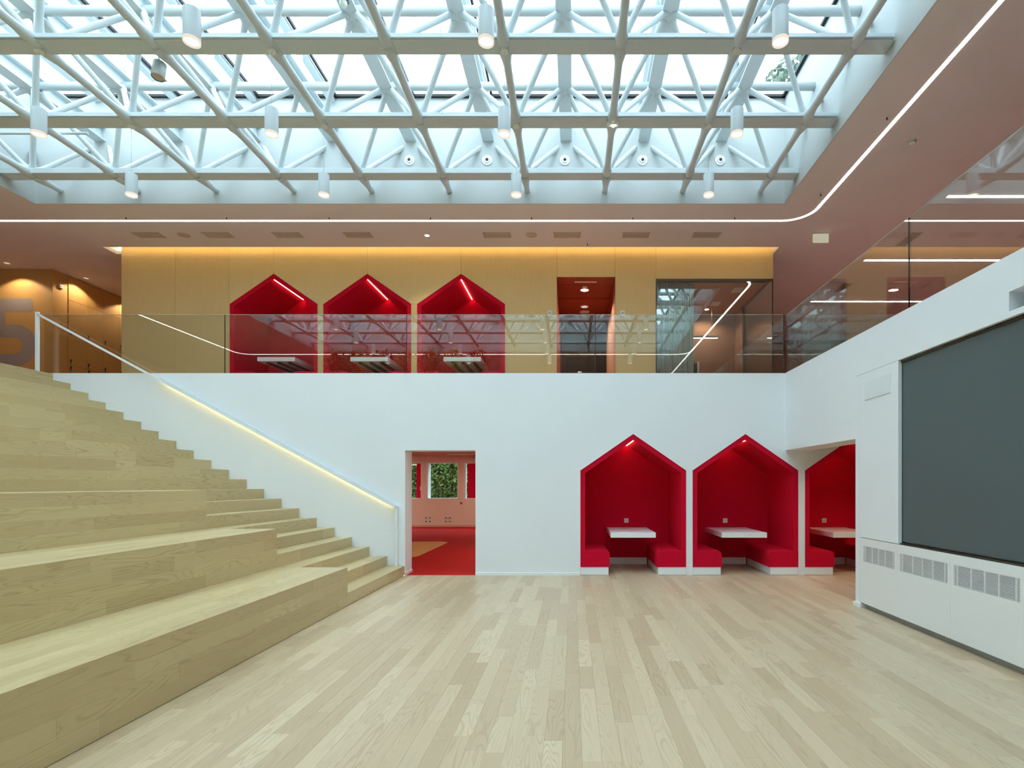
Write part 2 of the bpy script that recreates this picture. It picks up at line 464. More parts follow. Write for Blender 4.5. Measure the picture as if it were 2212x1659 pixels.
# ------------------------------------------------------------------ stairs and tiers
LENS = (.7, .95, 1.2, 1.5, 1.9)
BT = .018
st = empty('staircase', (X0, YW - 1.2, 0), 'oak stair flight climbing left along the white back wall', 'staircase')
m = MB()
for k in range(21):
    x1 = X0 - k * TRD - BT; x0 = X0 - (k + 1) * TRD - BT if k < 20 else -9.6
    m.box(x0 if k < 20 else -9.6, x1, YS, YW - .001, 0, (k + 1) * RIS - BT)
m.build('stair_core', STAIRW, st)
r2 = random.Random(3)
for k in range(21):
    xk = X0 - k * TRD
    for (u, v, w_, l_) in rows(k * RIS, (k + 1) * RIS - .001, .17, YS, YW - .003, LENS, r2):
        place(plank_mesh(w_, l_, BT, STAIRW), 'riser_board', (xk, v, u), (0, PI / 2, 0), st)
    xe = xk - TRD if k < 20 else -9.6
    for (u, v, w_, l_) in rows(xe - (BT if k < 20 else 0), xk, .15, YS, YW - .003, LENS, r2):
        place(plank_mesh(w_, l_, BT, STAIRW), 'tread_board', (u, v, (k + 1) * RIS), (0, 0, 0), st)
bl = empty('tiered_bench', (X0, YS - 3, 0), 'broad oak seating tiers in front of the stair flight', 'bleachers')
m = MB(); YE = YN + 6.01
for k in range(7):
    x1 = X0 - k * 3 * TRD - BT; x0 = X0 - (k + 1) * 3 * TRD - BT if k < 6 else -9.6
    m.box(x0, x1, YE, YS - .001, 0, 3 * (k + 1) * RIS - BT)
m.build('tier_core', STAIRW, bl)
for k in range(6):
    xk = X0 - k * 3 * TRD
    ylim = max(.6, abs(xk) * F_PX / VPX - 2.0)
    for (u, v, w_, l_) in rows(3 * k * RIS, 3 * (k + 1) * RIS - .001, .122, ylim, YS, LENS, r2):
        place(plank_mesh(w_, l_, BT, STAIRW), 'riser_board', (xk, v, u), (0, PI / 2, 0), bl)
    if k < 4:
        for (u, v, w_, l_) in rows(xk - 3 * TRD, xk, .127, ylim, YS, LENS, r2):
            place(plank_mesh(w_, l_, BT, STAIRW), 'tread_board', (u, v, 3 * (k + 1) * RIS), (0, 0, 0), bl)

# ------------------------------------------------------------------ handrail with light
hr = empty('stair_handrail', (-5.9, YW - .05, 1.5), 'slim white handrail with a light strip sloping down the stair wall', 'handrail')
RA, RB = Vector((-8.90, 0, 4.375)), Vector((-2.944, 0, 1.16)); d = (RB - RA).normalized(); nrm = Vector((d.z, 0, -d.x))  # pointing down-left side
if nrm.z > 0: nrm = -nrm
def slab(p, q, n_, t0, t1, y0, y1):
    a, b, c, e_ = p + n_ * t0, q + n_ * t0, q + n_ * t1, p + n_ * t1
    poly = [(a.x, a.z), (b.x, b.z), (c.x, c.z), (e_.x, e_.z)]
    area = sum(poly[i][0] * poly[(i + 1) % 4][1] - poly[(i + 1) % 4][0] * poly[i][1] for i in range(4))
    return poly if area > 0 else poly[::-1]
MB().prism(slab(RA, RB, nrm, 0, .034, 0, 0), YW - .105, YW - .088).build('rail', WHITE_LAC, hr)
MB().prism(slab(RA + d * 2.25, RB - d * .02, nrm, 0, .006, 0, 0), YW - .088, YW - .001).build('rail_cover', CURB, hr)
MB().prism(slab(RA + d * 2.3, RB - d * .06, nrm, .008, .026, 0, 0), YW - .0878, YW - .084).build('light_strip', LED_RAIL, hr)
MB().cbox(-8.955, -8.895, YW - .105, YW - .075, ZF, 4.40, .003).build('post', WHITE_LAC, hr)
MB().cbox(-2.962, -2.928, YW - .105, YW - .002, RIS, 1.165, .003).build('post', WHITE_LAC, hr)

# ------------------------------------------------------------------ glass balustrades
gb = empty('glass_balustrade', (-2.7, YW + .07, ZF), 'clear glass balustrade of four panes along the gallery edge', 'balustrade')
GX = [-8.98, -5.905, -2.821, .374, 3.56]
for i in range(4):
    p = MB().box(GX[i] + .006, GX[i + 1] - .006, YW + .066, YW + .083, ZT + .001, 4.404).build('pane', GLASS, gb)
    MB().box(GX[i] + .006, GX[i + 1] - .006, YW + .0655, YW + .0835, 4.4042, 4.4075).build('edge', mat('glass_edge', L(190, 205, 190), .3, spec=.6), p)
for x in GX[1:4]:
    MB().box(x - .004, x + .004, YW + .068, YW + .081, ZT + .001, 4.404).build('joint', DARK if x < 0 else STEEL_DARK, gb)
gr = empty('glass_balustrade', (XR + .05, 4, ZF), 'clear glass balustrade on top of the white right wall', 'balustrade')
GY = [YW + .05, 5.96, 2.76, -.44, -2.0]
for i in range(4):
    p = MB().box(XR + .030, XR + .047, GY[i + 1] + .006, GY[i] - .006, ZT + .001, 4.385).build('pane', GLASS, gr)
    MB().box(XR + .0295, XR + .0475, GY[i + 1] + .006, GY[i] - .006, 4.3852, 4.388).build('edge', MATS['glass_edge'], p)
for y in GY[1:3]:
    MB().box(XR + .032, XR + .045, y - .005, y + .005, ZT + .001, 4.385).build('joint', DARK, gr)
MB().box(XR - .004, XR + .014, YW + .062, YW + .083, ZT + .001, 4.39).build('joint', STEEL_DARK, gr)

# ================================================================== BOOTHS
def booth(cx, y0, zf, label, lit, on_wood=False):
    g = empty('seating_booth', (cx, y0, zf), label, 'booth', 'house shaped seating booths')
    DEP = 1.265; TH = .088; e0 = .006
    # felt shell: outline ring plus back
    out = [(cx + (x - 0), zf + z) for x, z in [(-HW + .008, 0.0), (-HW + .008, ZE - .002), (0, ZP - .010), (HW - .008, ZE - .002), (HW - .008, 0.0)]]
    inn = [(cx + x, zf + z) for x, z in [(-HW + TH, 0.0), (-HW + TH, ZE - .046), (0, ZP - .106), (HW - TH, ZE - .046), (HW - TH, 0.0)]]
    m = MB()
    k = 5; yA, yB = y0 + e0, y0 + DEP
    vs = [(x, yA, z) for x, z in out] + [(x, yA, z) for x, z in inn] + [(x, yB, z) for x, z in out] + [(x, yB, z) for x, z in inn]
    fs = []
    for i in range(k - 1):
        fs.append((i, i + 1, k + i + 1, k + i))                      # front rim
        fs.append((k + i, k + i + 1, 3 * k + i + 1, 3 * k + i))      # inside
        fs.append((i + 1, i, 2 * k + i, 2 * k + i + 1))              # outside
    fs.append(tuple(range(3 * k, 4 * k)))                            # back
    m.add(vs, fs); m.build('felt_shell', RED, g)
    MB().prism([(cx - HW, zf), (cx + HW, zf), (cx + HW, zf + ZE), (cx, zf + ZP), (cx - HW, zf + ZE)], yB + .002, yB + .02).build('back_panel', RED, g)
    # white edge round the opening
    o1 = [(-HW, 0), (-HW, ZE), (0, ZP), (HW, ZE), (HW, 0)]; o2 = [(-HW + .008, 0), (-HW + .008, ZE - .002), (0, ZP - .010), (HW - .008, ZE - .002), (HW - .008, 0)]
    m = MB()
    for i in range(4):
        q = [o1[i], o1[i + 1], o2[i + 1], o2[i]]
        q = [(cx + x, zf + z) for x, z in q]
        area = sum(q[j][0] * q[(j + 1) % 4][1] - q[(j + 1) % 4][0] * q[j][1] for j in range(4))
        m.prism(q if area > 0 else q[::-1], y0 - .003, y0 + .02)
    m.build('edge_trim', WHITE_LAC if not on_wood else PANELW, g)
    # benches
    for s in (-1, 1):
        xo, xi = cx + s * (HW - .010), cx + s * (HW - .503); r = .065; zs0, zs1 = zf + .137, zf + .408
        # cushion profile with a rounded inner top edge
        prof = [(xo, zs0), (xi, zs0)]
        for j in range(7):
            a = (PI / 2) * j / 6
            prof.append((xi + s * (r - r * math.cos(a)), zs1 - r + r * math.sin(a)))
        prof.append((xo, zs1))
        area = sum(prof[j][0] * prof[(j + 1) % len(prof)][1] - prof[(j + 1) % len(prof)][0] * prof[j][1] for j in range(len(prof)))
        b = MB().prism(prof if area > 0 else prof[::-1], y0 - .004, yB - .002).build('bench', RED, g)
        MB().box(min(xo, xi + s * .022), max(xo, xi + s * .022), y0 + .002, yB - .002, zf + .006, zs0).build('plinth', WHITE_LAC, b)
        MB().box(min(xo, xi + s * .05), max(xo, xi + s * .05), y0 + .02, yB - .01, zf, zf + .006).build('plinth_gap', DARK, b)
    MB().box(cx - HW + .503, cx + HW - .503, yB - .02, yB - .003, zf + .006, zf + .137).build('skirting', WHITE_LAC, g)
    # table fixed to the rear wall
    MB().cbox(cx - .376, cx + .391, y0 + .078, yB - .001, zf + .623, zf + .710, .003).build('table_top', WHITE_LAC, g)
    if on_wood:
        for q in (-.2, .02, .24): MB().box(cx + q - .03, cx + q + .03, y0 + .15, yB - .02, zf + .59, zf + .623).build('table_bearer', STEEL_DARK, g)
    # socket
    s_ = MB().cbox(cx - .039, cx + .047, yB - .012, yB - .001, zf + .796, zf + .882, .003).build('wall_socket', OFFWHITE, g)
    sm = MB()
    for a in range(3):
        an = PI / 2 + a * 2 * PI / 3
        sm.lathe([(.006, 0), (.006, .002)], 8, Matrix.Translation((cx + .004 + .017 * math.cos(an), yB - .012, zf + .839 + .017 * math.sin(an))) @ Matrix.Rotation(PI / 2, 4, 'X'))
    sm.build('socket_hole', VENT_DARK, s_)
    # light along the ridge
    zi = zf + ZP - .125
    MB().prism([(cx - .006, zi), (cx + .006, zi), (cx + .004, zi + .006), (cx - .004, zi + .006)], y0 + .03, y0 + DEP - .03).build('ridge_light', LED_BOOTH, g)
    return g

booth(BX[0], YW, 0, 'leftmost of the lower red felt house-shaped booths, nearest the doorway', True)
booth(BX[1], YW, 0, 'red felt house-shaped booth in the middle of the lower three', True)
booth(BX[2], YW, 0, 'red felt booth half hidden behind the end of the white right wall', True)
UX = [-6.06, -4.165, -2.267]
ul = ['leftmost red booth on the gallery behind the glass balustrade', 'middle red booth on the gallery behind the glass balustrade',
      'red gallery booth closest to the terracotta doorway']
for x, lb in zip(UX, ul): booth(x, YB, ZF + .03, lb, True, True)

# ================================================================== TIMBER BLOCK ON THE GALLERY
wu = MB(); ZB0, ZB1 = ZF, ZC + .33
ze, zp = ZF + .03 + ZE, ZF + .03 + ZP
BLX0, BLX1 = -9.14, 4.05
# carcass: side, returns
wu.box(BLX0, BLX0 + .1, YB + .02, YF, ZB0, ZC + .3); wu.box(BLX0, 1.6, 14.3, 14.4, ZB0, ZC) if False else None
struct_u = struct(wu.build('wall_gallery', LOCKW), 'oak veneered block on the gallery with booths, doorway and glazed corner')
UD0, UD1, UDZ = -.328, .852, 5.73
GC0, GCZ = 1.677, 5.69
g_ = .002
panels = [
    [(BLX0, ZB0), (-8.05, ZB0), (-8.05, ZB1), (BLX0, ZB1)],
    [(-8.05, ZB0), (UX[0] - HW, ZB0), (UX[0] - HW, ZB1), (-8.05, ZB1)],
    [(UX[0] - HW, ze), (UX[0], zp), (UX[0], ZB1), (UX[0] - HW, ZB1)],
    [(UX[0] + HW, ze), (UX[1] - HW, ze), (UX[1], zp), (UX[1], ZB1), (UX[0], ZB1), (UX[0], zp)],
    [(UX[0] + HW, ZB0), (UX[1] - HW, ZB0), (UX[1] - HW, ze), (UX[0] + HW, ze)],
    [(UX[1] + HW, ze), (UX[2] - HW, ze), (UX[2], zp), (UX[2], ZB1), (UX[1], ZB1), (UX[1], zp)],
    [(UX[1] + HW, ZB0), (UX[2] - HW, ZB0), (UX[2] - HW, ze), (UX[1] + HW, ze)],
    [(UX[2] + HW, ZB0), (UD0, ZB0), (UD0, ZB1), (UX[2], ZB1), (UX[2], zp), (UX[2] + HW, ze)],
    [(UD0, UDZ), (UD1, UDZ), (UD1, ZB1), (UD0, ZB1)],
    [(UD1, ZB0), (GC0, ZB0), (GC0, ZB1), (UD1, ZB1)],
    [(GC0, GCZ), (BLX1, GCZ), (BLX1, ZB1), (GC0, ZB1)],
]
def inset(poly, g):
    n_ = len(poly); out = []
    for i in range(n_):
        p0, p1, p2 = Vector(poly[i - 1]), Vector(poly[i]), Vector(poly[(i + 1) % n_])
        d1, d2 = (p1 - p0).normalized(), (p2 - p1).normalized()
        n1, n2 = Vector((-d1.y, d1.x)), Vector((-d2.y, d2.x))
        b = (n1 + n2); b = b / max(.2, b.dot(n1)) if b.length > 1e-6 else n1
        out.append(tuple(p1 + b * g))
    return out
for P in panels:
    MB().prism(inset(P, g_), YB, YB + .03).build('wood_panel', PANELW, struct_u)
m = MB()
for x, z0 in [(-8.05, ZB0), (UX[0] - HW - .01, ZB0), (UX[0], zp + .02), (UX[1], zp + .02), (UX[2], zp + .02), (UD0 - .03, ZB0), (UD0, UDZ + .03), (UD1 + .03, ZB0), (UD1, UDZ + .03), (GC0 - .03, ZB0), (GC0, GCZ + .03)]:
    m.box(x - .03, x + .03, YB + .02, YB + .06, z0, ZB1)
m.box(UX[0] + HW + .002, UX[1] - HW - .002, YB + .02, YB + .06, ze - .05, ze + .05); m.box(UX[1] + HW + .002, UX[2] - HW - .002, YB + .02, YB + .06, ze - .05, ze + .05)
m.build('backing', STEEL_DARK, struct_u)
# solid behind the panels so that no light leaks
m = MB()
m.box(BLX0 + .1, UX[0] - HW - .02, YB + .06, YB + .16, ZB0, ZB1)
m.box(BLX0 + .1, UD0 - .02, YB + 1.32, YB + 1.42, ZB0, ZB1)
m.box(BLX0 + .1, UD0 - .02, YB + .04, YB + 1.42, zp + .05, zp + .1)
m.box(UD1 + .02, GC0 - .02, YB + .06, YB + .16, ZB0, ZB1)
m.box(BLX0, BLX1, YB + .06, YF, ZC + .061, ZC + .11)
m.build('carcass', LOCKW, struct_u)

# doorway room on the gallery
dr = MB()
dr.box(UD0 - .12, UD0, YB + .03, 16.4, ZF, ZC); struct(dr.build('wall_doorway_left', TERRA))
dr = MB(); dr.box(UD1, UD1 + .12, YB + .03, 14.2, 5.41, ZC); struct(dr.build('trim_doorway', TERRA))
struct(MB().box(UD1, UD1 + .12, YB + .031, 14.2, ZF, 5.409).build('wall_doorway_right', SALMON), 'salmon wall inside the gallery doorway')
cr = MB(); cr.box(UD0, UD1, YB + .03, 12.60, 5.76, 5.80); cr.box(UD0, UD1, 12.60, 12.66, 5.775, 5.80); cr.box(UD0, 3.0, 12.66, 16.4, 5.76, 5.80)
cer = struct(cr.build('ceiling_doorway', TERRA), 'terracotta ribbed ceiling inside the gallery doorway')
for i in range(34):
    x = UD0 + .02 + i * .034
    MB().box(x, x + .017, 11.75, 12.59, 5.752, 5.76).build('ceiling_rib', TERRA, cer)
m = MB(); m.box(UD0 - .12, -.2, 16.4, 16.5, ZF, ZC); m.box(-.2, 1.0, 16.4, 16.5, 5.3, ZC); m.box(1.0, 3.2, 16.4, 16.5, ZF, ZC)
struct(m.build('wall_doorway_back', TERRA), 'terracotta back wall inside the gallery doorway')
wn = struct(MB().box(-.2, 1.0, 16.44, 16.45, ZF, 5.3).build('window_1', GLASS_WIN), 'window at the end of the gallery doorway room')
f = MB(); f.box(-.2, -.15, 16.41, 16.47, ZF, 5.3); f.box(.37, .43, 16.41, 16.47, ZF, 5.3); f.box(.95, 1.0, 16.41, 16.47, ZF, 5.3); f.box(-.2, 1.0, 16.41, 16.47, 4.55, 4.60)
f.build('window_frame', STEEL_DARK, wn)

def disc_lamp(name, x, y, z, r, label, cat, lit=None, rim=OFFWHITE, group=None, drop=.012):
    g = empty(name, (x, y, z), label, cat, group)
    Mt = Matrix.Translation((x, y, z - drop))
    MB().lathe([(r * .8, .0), (r, .0), (r, drop), (r * .8, drop)], 24, Mt, False, False, False).build('rim', rim, g)
    MB().lathe([(r * .8, .002), (r * .8, drop - .001)], 24, Mt, True, True, False).build('lamp_face', lit or rim, g)
    return g

disc_lamp('ceiling_speaker', .28, 13.6, 5.76, .12, 'round pink speaker deepest inside the gallery doorway', 'speaker')
disc_lamp('smoke_detector', .25, 11.9, 5.76, .055, 'small round detector beside the doorway downlight', 'detector')
v_ = empty('ceiling_vent', (.26, 11.6, 5.76), 'long pale slot vent just inside the gallery doorway', 'vent')
MB().box(.03, .49, 11.57, 11.63, 5.752, 5.7595).build('frame', OFFWHITE, v_)

# card readers
for x, lb in ((-.471, 'white card reader left of the gallery doorway'), (1.0, 'white card reader right of the gallery doorway')):
    g = empty('card_reader', (x, YB, 4.98), lb, 'card reader')
    MB().cbox(x - .05, x + .05, YB - .03, YB, 4.92, 5.04, .006).build('housing', OFFWHITE, g)
    MB().box(x - .018, x + .018, YB - .033, YB - .03, 4.985, 5.005).build('display', mat('blue_grey_display', L(120, 150, 180), .3), g)
    MB().box(x - .04, x + .04, YB - .032, YB - .03, 4.955, 4.958).build('slot', VENT_DARK, g)

# glazed corner room
cw = empty('glazed_corner', (3, YB + .05, ZF), 'frameless glazed corner of the meeting room on the gallery', 'glass wall')
MB().box(GC0 + .005, BLX1 - .02, YB + .000, YB + .012, ZF, GCZ).build('front_pane', GLASS, cw)
MB().box(BLX1 - .017, BLX1 - .005, YB + .014, 13.05, ZF, GCZ).build('side_pane', GLASS, cw)
m = MB(); m.box(BLX1 - .03, BLX1, YB + .03, 13.06, GCZ, GCZ + .04); m.box(GC0, BLX1, YB - .004, YB + .014, GCZ - .05, GCZ); m.build('top_track', STEEL_DARK, cw)
MB().box(BLX1 - .022, BLX1, YB - .002, YB + .016, ZF, GCZ).build('corner_mullion', STEEL_DARK, cw)
MB().box(BLX1 - .03, BLX1 + .005, 13.05, 13.09, ZF, GCZ).build('mullion', STEEL_DARK, cw)
MB().box(GC0 - .005, GC0 + .012, YB + .0, YB + .03, ZF, GCZ).build('mullion', STEEL_DARK, cw)
struct(MB().box(GC0 - .1, BLX1, YB + .03, 13.75, GCZ + .04, GCZ + .08).build('ceiling_meeting_room', ORANGE_CEIL), 'orange brown ceiling of the glazed meeting room')
m = MB(); m.box(GC0 - .12, GC0 - .02, YB + .16, 13.75, ZF, GCZ + .08); m.box(GC0 - .12, BLX1, 13.7, 13.8, ZF, GCZ + .08); m.box(BLX1 - .06, BLX1, 13.09, 13.7, ZF, GCZ + .08)
m.box(BLX1 - .06, BLX1, 13.8, YF, ZF, ZC)
struct(m.build('wall_meeting_room', BROWN), 'brown inner walls of the glazed meeting room')
cu = empty('curtain', (2.1, YB + .2, ZF), 'pale sheer curtain gathered at the left of the glazed corner', 'curtain')
m = MB(); n_ = 160; vs = []; fs = []
for i in range(n_ + 1):
    x = 1.70 + .78 * i / n_; y = YB + .20 + .035 * math.sin(i * 2 * PI / 10.0) + .01 * math.sin(i * .9)
    vs += [(x, y, ZF + .02), (x, y, GCZ - .01), (x, y + .004, ZF + .02), (x, y + .004, GCZ - .01)]
for i in range(n_):
    a, b = 4 * i, 4 * i + 4
    fs += [(a, b, b + 1, a + 1), (a + 2, a + 3, b + 3, b + 2), (a + 1, b + 1, b + 3, a + 3), (a, a + 2, b + 2, b)]
m.add(vs, fs, True); m.build('sheer_fabric', CURTAIN, cu)
MB().box(GC0, BLX1 - .1, YB + .19, YB + .22, GCZ - .008, GCZ + .04).build('curtain_rail', STEEL_DARK, cu)
for x, y, lb in ((3.55, 12.0, 'pale square vent nearer the glass in the meeting room ceiling'), (3.3, 12.9, 'pale square vent farther from the glass in the meeting room ceiling')):
    g = empty('ceiling_vent', (x, y, GCZ + .04), lb, 'vent')
    MB().box(x - .11, x + .11, y - .16, y + .16, GCZ + .034, GCZ + .04).build('frame', VENT, g)
    for q in range(6): MB().box(x - .09 + q * .032, x - .075 + q * .032, y - .14, y + .14, GCZ + .028, GCZ + .034).build('slat', OFFWHITE, g)
disc_lamp('ceiling_speaker', 2.62, 12.75, GCZ + .04, .08, 'small round fitting in the meeting room ceiling', 'speaker')
g = empty('linear_lamp', (3.0, 13.2, 4.9), 'slim linear lamp hanging inside the glazed meeting room', 'lamp')
MB().box(2.75, 3.45, 13.2, 13.26, 5.02, 5.06).build('housing', OFFWHITE, g); MB().box(2.76, 3.44, 13.205, 13.255, 5.012, 5.02).build('diffuser', LED, g)
m = MB().tube((2.9, 13.23, 5.06), (2.9, 13.23, GCZ + .04), .003, 6); m.tube((3.3, 13.23, 5.06), (3.3, 13.23, GCZ + .04), .003, 6); m.build('cable', STEEL_DARK, g)
g = empty('wall_screen', (3.0, 13.69, 4.0), 'dark screen on the rear wall of the glazed meeting room', 'screen')
MB().cbox(2.45, 3.05, 13.66, 13.70, 3.75, 4.5, .006).build('panel', BLACK, g); MB().box(3.06, 3.10, 13.67, 13.70, 3.7, 4.55).build('side_bar', OFFWHITE, g)


# linear lights right of the gallery
for k, (y, lb) in enumerate(((9.02, 'nearest long linear ceiling light beyond the right balustrade'), (11.59, 'second long linear ceiling light beyond the right balustrade'), (14.19, 'farthest long linear ceiling light beyond the right balustrade'))):
    g = empty('linear_light', (8, y, ZC), lb, 'light', 'linear lights over the right gallery')
    MB().box(6.07, 9.8, y - .04, y + .04, ZC - .004, ZC + .001).build('channel', OFFWHITE, g); MB().box(6.08, 9.79, y - .032, y + .032, ZC - .007, ZC - .004).build('diffuser', LED_HALL, g)
for x, y, lb in ((6.4, 10.6, 'slotted air diffuser between the nearest two linear lights'), (6.4, 13.2, 'slotted air diffuser between the farther two linear lights')):
    g = empty('slot_diffuser', (x, y, ZC), lb, 'vent')
    MB().box(x - .12, x + .12, y - .3, y + .3, ZC - .006, ZC).build('frame', VENT, g)
    for q in (-.06, 0, .06): MB().box(x + q - .01, x + q + .01, y - .28, y + .28, ZC - .009, ZC - .006).build('slot', VENT_DARK, g)

# ------------------------------------------------------------------ locker corner at upper left
LX, LY = -11.30, 12.06
struct(MB().box(XL, LX, LY, LY + .1, ZF, ZC).build('wall_locker_front', LOCKW), 'oak wall with the big grey numeral at the far left')
struct(MB().box(LX - .1, LX, LY + .1, YF, ZF, ZC).build('wall_locker_side', LOCKW), 'oak wall carrying the lockers')
lb_ = empty('locker_bank', (LX, 13.8, ZF), 'oak locker doors with small dark locks behind the stair head', 'lockers')
ys = [12.42 + .46 * i for i in range(9)]
for i in range(8):
    for z0, z1, hz in ((ZF + .05, 4.20, (4.13,)), (4.205, 5.655, (4.94, 4.285))):
        d_ = MB().cbox(LX, LX + .02, ys[i] + .002, ys[i + 1] - .002, z0, z1, .002).build('locker_door', LOCKW, lb_)
        for z in hz:
            MB().cbox(LX + .02, LX + .032, ys[i] + .035, ys[i] + .075, z - .055, z + .055, .004).build('lock', STEEL_DARK, d_)
            MB().lathe([(.013, 0), (.013, .014)], 12, Matrix.Translation((LX + .032, ys[i] + .055, z - .025)) @ Matrix.Rotation(PI / 2, 4, 'Y')).build('knob', OFFWHITE, d_)
    MB().cbox(LX, LX + .02, ys[i] + .002, ys[i + 1] - .002, 5.66, ZC - .01, .002).build('top_panel', LOCKW, lb_)
MB().box(LX, LX + .04, ys[0], ys[-1], ZF, ZF + .045).build('plinth', DARK, lb_)
# numeral printed on the wall
def arc(cx, cz, r, a0, a1, n_=8):
    return [(cx + r * math.cos(math.radians(a0 + (a1 - a0) * i / n_)), cz + r * math.sin(math.radians(a0 + (a1 - a0) * i / n_))) for i in range(n_ + 1)]
T5, B5, R5, L5 = 5.568, 4.107, -11.648, -12.66
five = []
five += [(L5 + .04, T5)] + [(L5 + .04, 4.72)]
five += [(L5 + .30, 4.72)]
cxo, czo, ro = R5 - .447, (5.0 + B5) / 2, .4465
inner = arc(-12.13, 4.54, .18, 90, -90, 10)
five += [(L5 + .32, 4.72), (-12.13, 4.72)] + inner[1:] + [(L5 + .30, 4.36), (L5 + .02, 4.36), (L5 + .05, 4.20)] + [(L5 + .20, B5)]
five += arc(cxo, czo, ro, -90, 90, 16)
five += [(L5 + .34, 5.0), (L5 + .34, 5.273)] + arc(-11.728 - .06, 5.273 + .06, .06, -90, 0, 4) + arc(-11.728 - .06, T5 - .06, .06, 0, 90, 4)
area = sum(five[j][0] * five[(j + 1) % len(five)][1] - five[(j + 1) % len(five)][0] * five[j][1] for j in range(len(five)))
o = MB().prism(five if area > 0 else five[::-1], LY - .002, LY - .0002).build('wall_numeral', GREYPRINT)
tag(o, 'large grey numeral five printed on the oak wall', 'numeral')
g = empty('wall_sounder', (LX, 12.24, 5.89), 'small pale box high on the oak corner wall', 'sounder')
MB().cbox(LX, LX + .04, 12.19, 12.29, 5.85, 5.93, .005).build('housing', OFFWHITE, g); MB().box(LX, LX + .042, 12.2, 12.28, 5.885, 5.892).build('slot', VENT_DARK, g)
def spot_down(x, y, z, r, label, power, size=126, blend=.25, col=(1, .82, .55), group=None, face=None):
    g = disc_lamp('downlight', x, y, z, r, label, 'downlight', face or DOWN, group=group)
    ld = bpy.data.lights.new('downlight_beam', 'SPOT'); ld.energy = power; ld.spot_size = math.radians(size); ld.spot_blend = blend; ld.color = col; ld.shadow_soft_size = .04
    lo = bpy.data.objects.new('downlight_beam', ld); COL.objects.link(lo); lo.location = (x, y, z - .03); attach(lo, g)
    return g
spot_down(.25, 12.07, 5.76, .10, 'round downlight in the ribbed ceiling just inside the gallery doorway', 90, 130, .6, (1, .80, .58))
spot_down(.27, 13.2, 5.76, .10, 'round downlight deeper inside the gallery doorway', 90, 130, .6, (1, .80, .58), face=DOWN_DIM)
spot_down(3.2, 13.3, GCZ + .04, .06, 'tiny bright downlight at the back of the meeting room', 60, 150, .6, (1, .80, .58))
spot_down(-11.95, 11.72, ZC, .06, 'ceiling downlight above the grey numeral', 38, face=DOWN_DIM)
spot_down(-11.02, 12.57, ZC, .06, 'ceiling downlight in front of the nearest lockers', 36, face=DOWN_DIM)
spot_down(-11.02, 14.0, ZC, .06, 'ceiling downlight deeper along the lockers', 36, face=DOWN_DIM)

# ================================================================== CEILING FITTINGS
# light line: a rounded rectangle
def strip_path(x0, x1, y0, y1, r, n_=10):
    pts = []
    for cx, cy, a0 in ((x1 - r, y1 - r, 0), (x0 + r, y1 - r, 90), (x0 + r, y0 + r, 180), (x1 - r, y0 + r, 270)):
        for i in range(n_ + 1):
            a = math.radians(a0 + 90 * i / n_); pts.append((cx + r * math.cos(a), cy + r * math.sin(a)))
    return pts
def ribbon(hw, z0, z1, x0, x1, y0, y1, r):
    o_, i_ = strip_path(x0 - hw, x1 + hw, y0 - hw, y1 + hw, r + hw), strip_path(x0 + hw, x1 - hw, y0 + hw, y1 - hw, r - hw)
    k = len(o_); m = MB()
    vs = [(x, y, z0) for x, y in o_] + [(x, y, z0) for x, y in i_] + [(x, y, z1) for x, y in o_] + [(x, y, z1) for x, y in i_]
    fs = []
    for i in range(k):
        j = (i + 1) % k
        fs += [(i, i + k, j + k, j), (i, j, j + 2 * k, i + 2 * k), (j + k, i + k, i + 3 * k, j + 3 * k)]
    return m.add(vs, fs)
ls = empty('light_line', (0, 9.85, ZC), 'continuous white light line running round the skylight', 'light')
ribbon(.026, ZC - .006, ZC - .001, -11.94, 4.14, -1.1, 9.852, .45).build('diffuser', LED, ls)
ribbon(.030, ZC - .004, ZC - .0005, -11.94, 4.14, -1.1, 9.852, .45).build('channel', OFFWHITE, ls)

GXS = [-7.956, -6.66, -5.35, -4.03, -1.426, -.112, 1.177, 2.5]
ordn = ['leftmost', 'second from left', 'third from left', 'fourth from left', 'fourth from right', 'third from right', 'second from right', 'rightmost']
for x, nme in zip(GXS, ordn):
    g = empty('ceiling_grille', (x, 10.42, ZC), 'grey rectangular air grille in the gallery ceiling, %s' % nme, 'grille', 'air grilles over the gallery')
    m = MB(); w_, d_ = .255, .115
    m.box(x - w_, x + w_, 10.42 - d_, 10.42 - d_ + .02, ZC - .006, ZC); m.box(x - w_, x + w_, 10.42 + d_ - .02, 10.42 + d_, ZC - .006, ZC)
    m.box(x - w_, x - w_ + .02, 10.42 - d_, 10.42 + d_, ZC - .006, ZC); m.box(x + w_ - .02, x + w_, 10.42 - d_, 10.42 + d_, ZC - .006, ZC)
    m.build('frame', VENT, g)
    MB().box(x - w_ + .02, x + w_ - .02, 10.42 - d_ + .02, 10.42 + d_ - .02, ZC - .001, ZC - .0002).build('backing', STEEL_DARK, g)
    for q in range(7):
        y = 10.42 - d_ + .027 + q * .0262
        MB().box(x - w_ + .02, x + w_ - .02, y, y + .019, ZC - .005, ZC - .0015).build('slat', VENT, g)
for x, lb in ((-7.3, 'round ceiling speaker at the left of the gallery ceiling'), (-.78, 'round ceiling speaker at the middle of the gallery ceiling')):
    disc_lamp('ceiling_speaker', x, 10.42, ZC, .105, lb, 'speaker', VENT, VENT, drop=.008)
spot_down(-2.74, 10.42, ZC, .05, 'lit round downlight between the ceiling grilles', 25, 100)
spx = [(-7.83, 9.73), (-6.07, 9.73), (-4.27, 9.73), (-2.5, 9.73), (-.73, 9.73), (1.05, 9.73), (2.83, 9.73), (3.99, 8.95), (4.0, 7.08), (.28, 10.79)]
